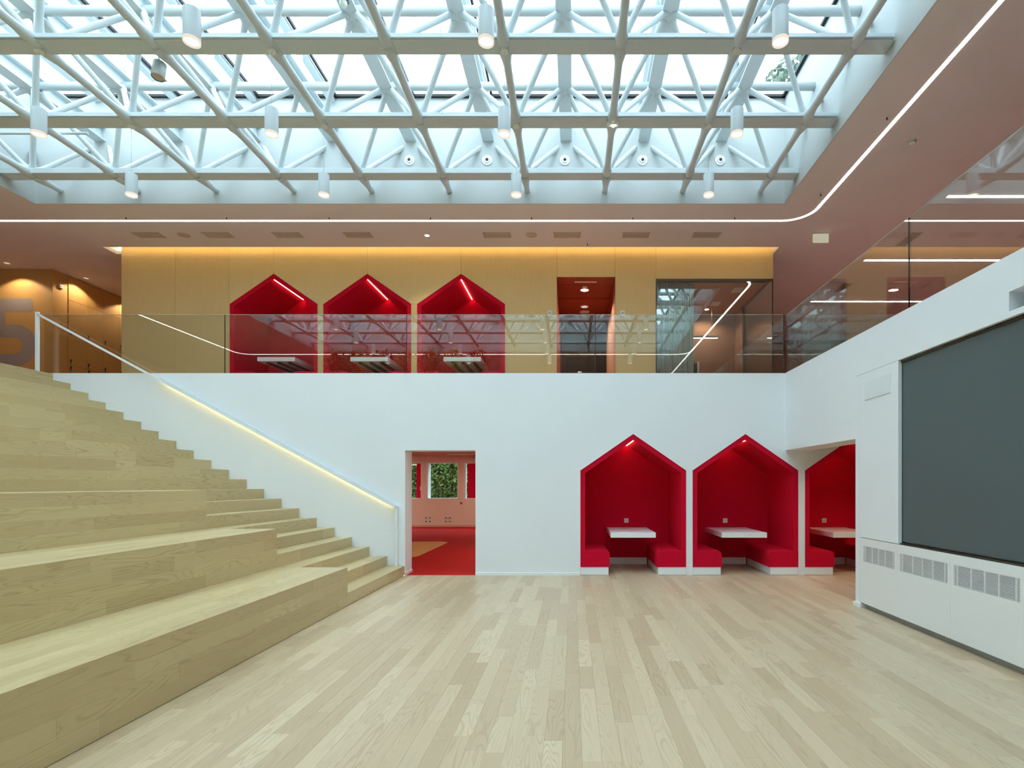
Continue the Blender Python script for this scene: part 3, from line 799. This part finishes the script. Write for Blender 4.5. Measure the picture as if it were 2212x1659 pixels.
spl = ['leftmost by the light line', 'second from left by the light line', 'third from left by the light line', 'fourth from left by the light line', 'fifth from left by the light line',
       'sixth from left by the light line', 'seventh from left by the light line', 'near the bend of the light line', 'beside the receding right light line', 'by the cove above the gallery doorway']
for (x, y), lb in zip(spx, spl):
    g = empty('sprinkler_head', (x, y, ZC), 'tiny ceiling sprinkler head, ' + lb, 'sprinkler', 'sprinkler heads')
    MB().lathe([(.035, -.004), (.035, 0)], 16, Matrix.Translation((x, y, ZC))).build('rosette', OFFWHITE, g)
    MB().lathe([(.008, -.035), (.012, -.03), (.008, -.004)], 8, Matrix.Translation((x, y, ZC))).build('head', STEEL_DARK, g)
g = empty('smoke_detector', (4.617, 7.57, ZC), 'round white smoke detector right of the light line', 'detector')
MB().lathe([(.03, -.045), (.045, -.04), (.05, -.012), (.055, -.01), (.055, 0)], 24, Matrix.Translation((4.617, 7.57, ZC))).build('body', OFFWHITE, g)
MB().lathe([(.051, -.028), (.051, -.022)], 24, Matrix.Translation((4.617, 7.57, ZC)), False, False).build('sensor_slot', VENT_DARK, g)
g = empty('exit_sign', (4.62, 10.37, ZC), 'blank cream sign box hanging below the right gallery ceiling', 'sign')
MB().cbox(4.477, 4.763, 10.345, 10.385, ZC - .165, ZC - .012, .003).build('sign_body', emis('cream_lit_sign', (.50, .46, .34), 1.0), g)
MB().box(4.45, 4.79, 10.33, 10.42, ZC - .012, ZC).build('mounting_plate', OFFWHITE, g)

# ================================================================== SPACE FRAME AND ROOF GLAZING
ZL = 6.39; ZN = ZL + .045; ZTOP = ZN + A / math.sqrt(2)
NX = [-.766 + A * i for i in range(-6, 4)]; NY = [8.78 - A * j for j in range(0, 8)]
sf = empty('space_frame', (-2.7, 4.3, ZL), 'white steel space frame of tubes and flat beams filling the skylight', 'space frame')
beam_me = MB().cbox(-(SKX1 - SKX0) / 2, (SKX1 - SKX0) / 2, -.105, .105, 0, .082, .004).mesh('beam', STEEL)
for y in NY:
    place(beam_me, 'flat_beam', ((SKX0 + SKX1) / 2, y, ZL), parent=sf)
def bone(Lg, r, rf, seg=14, flat=.18):
    return MB().lathe([(rf * .85, .0), (rf, .06), (rf, .12), (r * 1.1, flat + .06), (r, flat + .16), (r, Lg - flat - .16), (r * 1.1, Lg - flat - .06), (rf, Lg - .12), (rf, Lg - .06), (rf * .85, Lg)], seg)
ytube = bone(A, .047, .072).mesh('chord_tube', STEEL)
stub = MB().lathe([(.072, 0), (.072, .10), (.055, .25), (.045, .36), (.045, .56)], 14).mesh('chord_stub', STEEL)
RY = (-PI / 2, 0, 0)
for x in NX:
    for j in range(1, len(NY)):
        place(ytube, 'chord_tube', (x, NY[j], ZN - .012), RY, sf)
    place(stub, 'chord_stub', (x, NY[0], ZN - .012), RY, sf)
    place(stub, 'chord_stub', (x, NY[-1], ZN - .012), (PI / 2, 0, 0), sf)
# plates with bolts at the nodes
plate = MB().cbox(-.075, .075, -.1, .1, 0, .006, .002).mesh('node_plate', STEEL)
for x in NX:
    for y in NY[:5]: place(plate, 'node_plate', (x, y, ZL - .006), parent=sf)
diag = bone(A, .036, .050, 12, .10).mesh('diagonal_tube', STEEL)
TX = [NX[0] - A / 2 + A * i for i in range(len(NX) + 1)]; TY = [NY[0] + A / 2 - A * j for j in range(len(NY) + 1)]
far = MB()
for x in NX:
    for j, y in enumerate(NY):
        for sx in (-1, 1):
            for sy in (-1, 1):
                dv = Vector((sx * A / 2, sy * A / 2, A / math.sqrt(2)))
                q = dv.to_track_quat('Z', 'Y')
                if y + sy * A / 2 < SKY0 - .3: continue
                if j < 6:
                    o = place(diag, 'diagonal_tube', (x, y, ZN), q.to_euler(), sf)
                else:
                    far.tube((x, y, ZN), Vector((x, y, ZN)) + dv, .036, 8)
stuff(far.build('diagonal_tubes_overhead', STEEL, sf))
for y in TY:
    if not SKY0 < y < SKY1: continue
    m = MB().tube((SKX0, y, ZTOP), (SKX1, y, ZTOP), .056, 16); m.build('top_chord', STEEL, sf)
ib = MB(); hb, wf_ = .24, .095
ib.box(-wf_, wf_, SKY0, SKY1, 0, .018); ib.box(-wf_, wf_, SKY0, SKY1, hb - .018, hb); ib.box(-.022, .022, SKY0, SKY1, .018, hb - .018)
ibm = ib.mesh('top_beam', STEEL)
for x in TX:
    if SKX0 < x < SKX1:
        place(ibm, 'top_beam', (x, 0, ZTOP - .10), parent=sf)
post = MB().lathe([(.045, 0), (.045, ZROOF - .07 - (ZTOP - .1 + hb))], 10).mesh('roof_post', STEEL)
for x in TX:
    for y in TY:
        if SKX0 < x < SKX1 and SKY0 < y < SKY1: place(post, 'roof_post', (x, y, ZTOP - .1 + hb), parent=sf)
for j in (1, 2, 3):
    MB().tube((SKX0 + .02, NY[j] - .118, ZL + .02), (SKX1 - .02, NY[j] - .118, ZL + .02), .011, 8).build('conduit', STEEL, sf)
for j, xs_ in ((0, -2.10), (1, -1.74), (2, -1.45)):
    MB().box(xs_ - .006, xs_ + .006, NY[j] - .112, NY[j] - .104, ZL - .002, ZL + .11).build('splice_plate', STEEL, sf)
MB().tube((SKX0, 7.9, 6.52), (-6.9, 7.9, 6.52), .018, 10).build('conduit', STEEL, sf)

rg = struct(MB().box(SKX0 - .28, SKX1 + .28, SKY1 + .02, SKY1 + .28, ZROOF + .0, ZROOF + .12).build('window_5', STEEL), 'glass roof over the hall')
TXI = [SKX0] + [x + .06 for x in TX if SKX0 + .3 < x < SKX1 - .3] + [SKX1]
TYI = [SKY0 + (SKY1 - SKY0) * i / 4 for i in range(5)]
for i in range(len(TXI) - 1):
    for j in range(4):
        MB().box(TXI[i] + .01, TXI[i + 1] - .01, TYI[j] + .006, TYI[j + 1] - .006, ZROOF - .02, ZROOF).build('pane', GLASS_ROOF, rg)
for x in TXI[1:-1]:
    MB().box(x - .016, x + .016, SKY0, SKY1, ZROOF - .035, ZROOF + .01).build('gasket', DARK, rg)
    MB().box(x - .14, x - .03, SKY0, SKY1, ZROOF - .09, ZROOF - .021).build('glazing_bar', STEEL, rg)
MB().box(SKX0, SKX1, SKY1 - .05, SKY1, ZROOF - .03, ZROOF + .01).build('gasket', DARK, rg)
MB().box(SKX1 - .05, SKX1, SKY0, SKY1, ZROOF - .03, ZROOF + .01).build('gasket', DARK, rg)

# air nozzles in the far upstand
for x, nme in zip([TX[i] for i in range(5, 10)], ['leftmost of five', 'second of five from left', 'middle one of five', 'fourth of five from left', 'rightmost of five']):
    g = empty('jet_nozzle', (x - .02, SKY1, 6.93), 'round white air nozzle in the skylight upstand, ' + nme, 'air nozzle', 'air nozzles in the skylight upstand')
    Mt = Matrix.Translation((x - .02, SKY1, 6.93)) @ Matrix.Rotation(PI / 2, 4, 'X')
    MB().lathe([(.085, 0), (.085, .012), (.060, .020), (.052, .006)], 28, Mt, True, False).build('flange', WHITE_LAC, g)
    MB().lathe([(.050, .008), (.050, .012), (.046, .028), (.026, .034), (.026, .010)], 24, Mt, False, False).build('nozzle', WHITE_LAC, g)
    MB().lathe([(.0255, .012), (.0255, .0335)], 20, Mt, True, True, False).build('opening', BLACK, g)

# ------------------------------------------------------------------ pendants
PXS = [NX[2], NX[4], NX[6], NX[8]]
def pendant_meshes():
    z0, z1, r = 0, .288, .0695
    hs = MB().lathe([(r, .030), (r, z1), (r * .95, z1 + .004), (.012, z1 + .006)], 32, None, False, True).mesh('housing', STEEL)
    rim = MB().lathe([(r * .93, 0), (r, .003), (r, .030), (r * .86, .030), (r * .86, .004), (r * .93, 0)], 32, None, False, False).mesh('rim', LAMP_RIM)
    lp = MB().lathe([(r * .86, .020), (r * .86, .022)], 28, None, True, True, False).mesh('lamp_face', LAMP)
    cb_ = MB().lathe([(.0022, z1), (.0022, .94)], 6).mesh('cable', STEEL)
    cn = MB().lathe([(.042, .925), (.045, .93), (.045, .962), (.030, .972)], 24).mesh('canopy', OFFWHITE)
    return dict(housing=hs, rim=rim, lamp_face=lp, cable=cb_, canopy=cn)
PM = pendant_meshes()
def pendant(x, y, label):
    g = empty('pendant_lamp', (x, y, 5.41), label, 'pendant lamp', 'cylinder pendant lamps under the skylight')
    for nm, me in PM.items(): place(me, nm, (x, y, 5.41), parent=g)
    return g
rown = ['farthest row', 'middle row', 'nearest row']
coln = ['leftmost', 'second from left', 'third from left', 'rightmost']
for r_, j in enumerate((1, 2, 3)):
    for c_, x in enumerate(PXS):
        pendant(x, NY[j], 'white cylinder pendant lamp in the %s, %s' % (rown[r_], coln[c_]) if not (r_ == 2 and c_ == 0) else 'white cylinder pendant lamp of the nearest row, beyond the left edge of the frame')
for j in (4, 5, 6):
    for x in PXS: pendant(x, NY[j], 'white cylinder pendant lamp overhead, seen only mirrored in the balustrade glass')
# unlit spotlight
g = empty('spotlight', (-4.75, 6.36, ZL), 'unlit tilted white spotlight under the beam near the upper left', 'spotlight')
sx, sy = -4.75, 6.37
Mt = Matrix.Translation((sx, sy, 6.275)) @ Matrix.Rotation(math.radians(-10), 4, 'X')
MB().lathe([(.062, -.10), (.067, -.095), (.067, .085), (.040, .10)], 28, Mt, False).build('housing', STEEL, g)
MB().lathe([(.060, -.09), (.060, -.088)], 24, Mt, True, True, False).build('lens', VENT, g)
MB().tube((sx, sy, 6.36), (sx, sy, 6.43), .010, 10).build('stem', STEEL, g)
g = empty('beam_sensor', (TX[5], 6.55, ZTOP - .1), 'small pale sensor head clipped under a roof beam near the top', 'sensor')
MB().cbox(TX[5] - .05, TX[5] + .05, 6.50, 6.60, ZTOP - .125, ZTOP - .10, .004).build('bracket', STEEL_DARK, g)
MB().lathe([(.02, -.07), (.04, -.06), (.045, -.01), (.03, 0)], 20, Matrix.Translation((TX[5], 6.55, ZTOP - .125))).build('head', OFFWHITE, g)
# lit emergency fitting
ex, ey = NX[7], NY[1] - .03
g = empty('emergency_light', (ex, ey, ZL), 'small white emergency light glowing under the second beam', 'emergency light')
MB().cbox(ex - .075, ex + .075, ey - .03, ey + .03, ZL - .05, ZL - .008, .004).build('housing', OFFWHITE, g)
MB().lathe([(.016, -.062), (.016, -.05)], 14, Matrix.Translation((ex + .01, ey, ZL))).build('lamp_face', emis('emergency_lamp', (1, .95, .85), 40), g)

# ================================================================== RIGHT WALL FITTINGS
cy = [6.904, 6.112, 5.252, 4.392, 3.532, 2.672]
cl = ['beside the passage', 'second from the passage, under the screen edge', 'third from the passage under the screen', 'fourth from the passage', 'fifth from the passage']
for i in range(5):
    y1, y0 = cy[i], cy[i + 1]
    g = empty('wall_cabinet', (XR, (y0 + y1) / 2, 0), 'white flush wall cabinet with slotted grille, ' + cl[i], 'cabinet', 'flush wall cabinets')
    MB().box(XR + .02, XR + .35, y0 + .001, y1 - .001, .066, .866).build('body', VENT_DARK, g)
    ga, gb_ = (y0 + .055, y1 - .077) if i == 0 else (y0 + .042, y1 - .045)
    za, zb = .581, .773
    m = MB(); q0, q1 = y0 + .0012, y1 - .0012
    m.box(XR, XR + .019, q0, q1, .066, za); m.box(XR, XR + .019, q0, q1, zb, .866); m.box(XR, XR + .019, q0, ga, za, zb); m.box(XR, XR + .019, gb_, q1, za, zb)
    d_ = m.build('door', WHITE_LAC, g)
    for k in range(16):
        z = za + .004 + k * .012
        MB().box(XR + .0005, XR + .012, ga, gb_, z, z + .0062).build('slat', WHITE_LAC, d_)
    wd = gb_ - ga
    for q in (.055, .29, .5, .71, .945):
        MB().box(XR + .001, XR + .013, ga + q * wd - .004, ga + q * wd + .004, za, zb).build('divider', WHITE_LAC, d_)
    MB().box(XR + .055, XR + .07, y0, y1 if i else y1 - .06, 0, .066).build('toe_kick', GREY_METAL, g)
sc_ = empty('projection_screen', (XR, 4.3, SZ0), 'large dark grey screen set into the white right wall', 'screen')
MB().box(XR + .045, XR + .06, SY0 + .01, SY1 - .003, SZ0 + .012, SZ1 - .012).build('screen_surface', SCREEN, sc_)
m = MB(); m.box(XR + .030, XR + .085, SY0, SY1, SZ1 - .012, SZ1 + .006); m.build('top_shade_bar', STEEL_DARK, sc_)  # dark bars above and below stand in for shade in the screen reveal
MB().box(XR + .020, XR + .085, SY0, SY1, SZ0 - .016, SZ0 - .004).build('bottom_shade_bar', STEEL_DARK, sc_)
MB().box(XR + .040, XR + .085, SY1 - .003, SY1, SZ0, SZ1).build('side_rail', STEEL_DARK, sc_)
g = empty('access_panel', (XR, 6.5, 2.55), 'flush pale access panel high on the white right wall', 'access panel')
MB().cbox(XR - .003, XR, 6.24, 6.794, 2.556, 2.77, .001).build('cover', mat('pale_grey_cover', (.81, .855, .88, 1), .6), g); MB().box(XR - .0035, XR, 6.24, 6.794, 2.552, 2.556).build('painted_gap_shade', GREY_METAL, g)  # grey strip painted as the shade line under the cover
g = empty('projector', (XR + .16, 4.22, NZ0), 'black projector standing in the wall niche above the screen', 'projector')
MB().cbox(XR + .06, XR + .28, 4.12, 4.40, NZ0 + .012, NZ0 + .09, .006).build('body', BLACK, g)
MB().lathe([(.03, 0), (.03, .03), (.022, .034)], 20, Matrix.Translation((XR + .06, 4.30, NZ0 + .05)) @ Matrix.Rotation(-PI / 2, 4, 'Y')).build('lens', BLACK, g)
m = MB(); [m.box(XR + a, XR + a + .02, b, b + .02, NZ0, NZ0 + .012) for a in (.08, .24) for b in (4.14, 4.36)]; m.build('foot', BLACK, g)
# passage lamps
for x, y, lb in ((5.0, 8.6, 'warm downlight in the passage beside the booths'), (6.8, 8.4, 'warm downlight farther along the passage')):
    spot_down(x, y, 2.62, .07, lb, 70, 120, .6, (1, .72, .50))

# ================================================================== RED ROOM BEHIND THE DOORWAY
RY0, RY1, RX0, RX1, RZ = yb, 20.1, -10.5, -.2, 2.56
struct(MB().box(RX0, RX1, YW + .395, RY1, -.05, .0).build('floor_red_room', REDFLOOR), 'red floor of the room behind the doorway')
struct(MB().box(DX0 + .0, DX1, YW + .004, YW + .395, -.05, .001).build('floor_threshold', REDFLOOR), 'red floor strip in the doorway')
struct(MB().box(RX0, RX1, YW + .395, RY1 + .4, RZ, RZ + .05).build('ceiling_red_room', mat('glossy_terracotta_ceiling', L(170, 104, 80), .15, spec=.6)), 'glossy terracotta ceiling of the red room')
tp = [(-8.0, 11.60)] + arc(-3.30 - .3, 11.60 + .3, .3, -90, 0, 6) + arc(-3.30 - .3, 14.88 - .3, .3, 0, 90, 6) + [(-8.0, 14.88)]
struct(MB().prism_z(tp, .0005, .002).build('floor_inlay', TAN), 'tan inlay in the red floor')
wy = RY1
wins = [(-7.0, -5.48), (-5.285, -4.157), (-3.96, -2.5)]
zs0, zs1 = 1.01, 2.335
m = MB()
m.box(RX0, RX1, wy, wy + .4, 0, zs0); m.box(RX0, RX1, wy, wy + .4, zs1, RZ)
xs = [RX0] + [v for w_ in wins for v in w_] + [RX1]
for i in range(0, len(xs), 2): m.box(xs[i], xs[i + 1], wy, wy + .4, zs0, zs1)
struct(m.build('wall_red_room_back', SALMON_PALE), 'salmon window wall of the red room')
m = MB(); m.box(RX0 - .1, RX0, RY0, RY1, 0, RZ); m.box(RX1, RX1 + .1, RY0, RY1, 0, RZ); struct(m.build('wall_red_room_side', SALMON_PALE))
struct(MB().box(RX0, RX1, wy - .02, wy, 0, .07).build('baseboard_red_room', mat('pale_pink_skirting', L(222, 180, 160), .5)), 'pale pink skirting of the red room')
for i, (a, b) in enumerate(wins):
    m = MB(); t = .03
    m.box(a, a + t, wy + .0, wy + .4, zs0, zs1); m.box(b - t, b, wy, wy + .4, zs0, zs1); m.box(a, b, wy, wy + .4, zs0, zs0 + t); m.box(a, b, wy, wy + .4, zs1 - t, zs1)
    f = struct(m.build('window_%d' % (i + 2), WHITE_LAC), ['window with a red vent leaf at the left in the red room', 'window onto the hedge in the middle of the red room wall', 'window with a red shutter at the right in the red room'][i])
    ra, rb = {0: (b - .26, b - t), 1: (0, 0), 2: (a + .10, a + .75)}[i]
    if rb > ra:
        l_ = MB().cbox(ra, rb, wy + .26, wy + .31, zs0 + t, zs1 - t, .006).build('vent_leaf', RED, f)
        MB().cbox(rb - .09 if i == 0 else ra + .42, rb - .07 if i == 0 else ra + .44, wy + .22, wy + .26, 1.32, 1.46, .004).build('handle', STEEL, f)
        ga, gb_ = (a + t, ra) if i == 0 else (rb, b - t)
    else: ga, gb_ = a + t, b - t
    MB().box(ga, gb_, wy + .33, wy + .34, zs0 + t, zs1 - t).build('pane', GLASS_WIN, f)
for gx, lb in ((-4.99 - .33, 'cluster of four sockets low on the salmon wall, left one'), (-4.6, 'cluster of four sockets low on the salmon wall, right one')):
    g = empty('socket_cluster', (gx, wy, .2), lb, 'sockets')
    for a in (0, .14):
        for z in (.195, .33):
            MB().cbox(gx + a - .045, gx + a + .045, wy - .012, wy, z - .042, z + .042, .004).build('socket', OFFWHITE, g)
            MB().box(gx + a - .02, gx + a + .02, wy - .014, wy - .012, z - .02, z + .02).build('socket_hole', VENT_DARK, g)
g = empty('wall_switch', (-4.05, wy, .86), 'single brown switch below the windows of the red room', 'switch')
MB().cbox(-4.10, -4.0, wy - .012, wy, .81, .91, .004).build('plate', VENT, g); MB().box(-4.075, -4.025, wy - .016, wy - .012, .835, .885).build('rocker', TERRA, g)
for x, y, lb, lit in ((-3.6, 18.6, 'flat pale ceiling panel above the windows of the red room', None), (-1.1, 12.2, 'unseen fill panel added right behind the door wall of the red room', FILL_PANEL),
                 (-8.2, 12.6, 'unseen fill panel added deep at the left of the red room', FILL_PANEL), (-2.0, 18.2, 'unseen fill panel added at the far right of the red room', FILL_PANEL), (-7.4, 18.2, 'unseen fill panel added at the far left of the red room', FILL_PANEL)):
    g = empty('ceiling_panel', (x, y, RZ), lb, 'light')
    MB().box(x - .6, x + .6, y - .15, y + .15, RZ - .02, RZ).build('frame', OFFWHITE, g); MB().box(x - .58, x + .58, y - .13, y + .13, RZ - .024, RZ - .02).build('diffuser', lit or OFFWHITE, g)  # the lit ones are added out of view as fill light

# ================================================================== OUTSIDE
struct(MB().box(-40, 40, RY1 + .42, 60, -.3, -.05).build('ground_outside', SOIL), 'lawn outside the windows')
def leaves(pts, size, rng, mat_, name, parent=None):
    m = MB()
    for p in pts:
        u = Vector((rng.gauss(0, 1), rng.gauss(0, 1), rng.gauss(0, 1))).normalized()
        v = u.orthogonal().normalized(); w_ = u.cross(v)
        s = size * (.6 + .8 * rng.random()); p = Vector(p); a = rng.random() * 6.28
        d1 = v * math.cos(a) + w_ * math.sin(a); d2 = w_ * math.cos(a) - v * math.sin(a)
        m.add([p - d1 * s, p - d2 * s * .45, p + d1 * s, p + d2 * s * .45 + u * s * .15], [(0, 1, 2, 3)])
    return m.build(name, mat_, parent)
r3 = random.Random(11)
hg = empty('hedge', (-5, 23, -.05), 'tall green hedge outside the red room windows', 'hedge')
ptsl = [(-9.5 + 8.5 * r3.random(), 22.2 + .6 * r3.random(), -.05 + 3.3 * r3.random()) for _ in range(9000)]
stuff(leaves(ptsl, .07, r3, LEAF, 'foliage', hg))
MB().box(-9.5, -1.0, 22.85, 23.2, -.05, 3.1).build('hedge_core', mat('dark_hedge_core', L(24, 36, 18), .9, var=.3), hg)
tr = empty('tree', (8.2, 19.5, -.05), 'leafy tree top seen through the right end of the glass roof', 'tree')
MB().lathe([(.28, 0), (.2, 5), (.08, 14.0)], 12, Matrix.Translation((8.2, 19.5, -.05))).build('trunk', BARK, tr)
ptsl = []
for _ in range(7000):
    u = Vector((r3.gauss(0, 1), r3.gauss(0, 1), r3.gauss(0, 1))).normalized(); rr = r3.random() ** .4
    ptsl.append((8.2 + u.x * 2.0 * rr, 19.5 + u.y * 2.0 * rr, 14.3 + u.z * 2.2 * rr))
stuff(leaves(ptsl, .13, r3, mat('grey_green_leaf', L(78, 96, 80), .6, var=.4, scale=5), 'crown', tr))  # greyish green leaves of uneven tone

# ------------------------------------------------------------------ hanging trough of plants overhead (mirrored in the balustrade)
tg = empty('hanging_planter', (-5.5, .3, 4.85), 'long white plant trough hung overhead, its plants mirrored in the balustrade glass', 'planter')
m = MB(); m.box(-8.35, -2.65, .12, .14, 4.85, 5.10); m.box(-8.35, -2.65, .46, .48, 4.85, 5.10); m.box(-8.35, -8.33, .14, .46, 4.85, 5.10); m.box(-2.67, -2.65, .14, .46, 4.85, 5.10); m.box(-8.35, -2.65, .12, .48, 4.83, 4.85)
m.build('trough', WHITE_LAC, tg)
MB().box(-8.32, -2.68, .145, .455, 5.02, 5.06).build('soil', mat('potting_soil', L(60, 48, 38), .9, var=.2), tg)
m = MB()
for x in (NX[1], NX[3], NX[4]):
    for y in (.14, .46): m.tube((x, y, 5.10), (x, y, ZL + .01), .004, 6)
m.build('cable', STEEL_DARK, tg)
for k in range(7):
    x = -7.95 + k * .80
    p_ = empty('trough_plant', (x, .3, 5.06), 'bushy yellow-green plant overhead, seen only mirrored in the balustrade glass', 'plant', 'plants in the hanging trough')
    ptsl = []
    for _ in range(420):
        u = Vector((r3.gauss(0, 1), r3.gauss(0, 1), r3.gauss(0, 1))).normalized(); rr = r3.random() ** .45
        ptsl.append((x + u.x * .40 * rr, .3 + u.y * .26 * rr, 5.58 + u.z * .50 * rr))
    stuff(leaves(ptsl, .055, r3, LEAF_Y if k % 2 else LEAF, 'foliage', p_))
    m = MB()
    for q in range(5): m.tube((x + r3.uniform(-.06, .06), .3, 5.05), (x + r3.uniform(-.3, .3), .3 + r3.uniform(-.15, .15), 5.75), .006, 6)
    m.build('stem', BARK, p_)
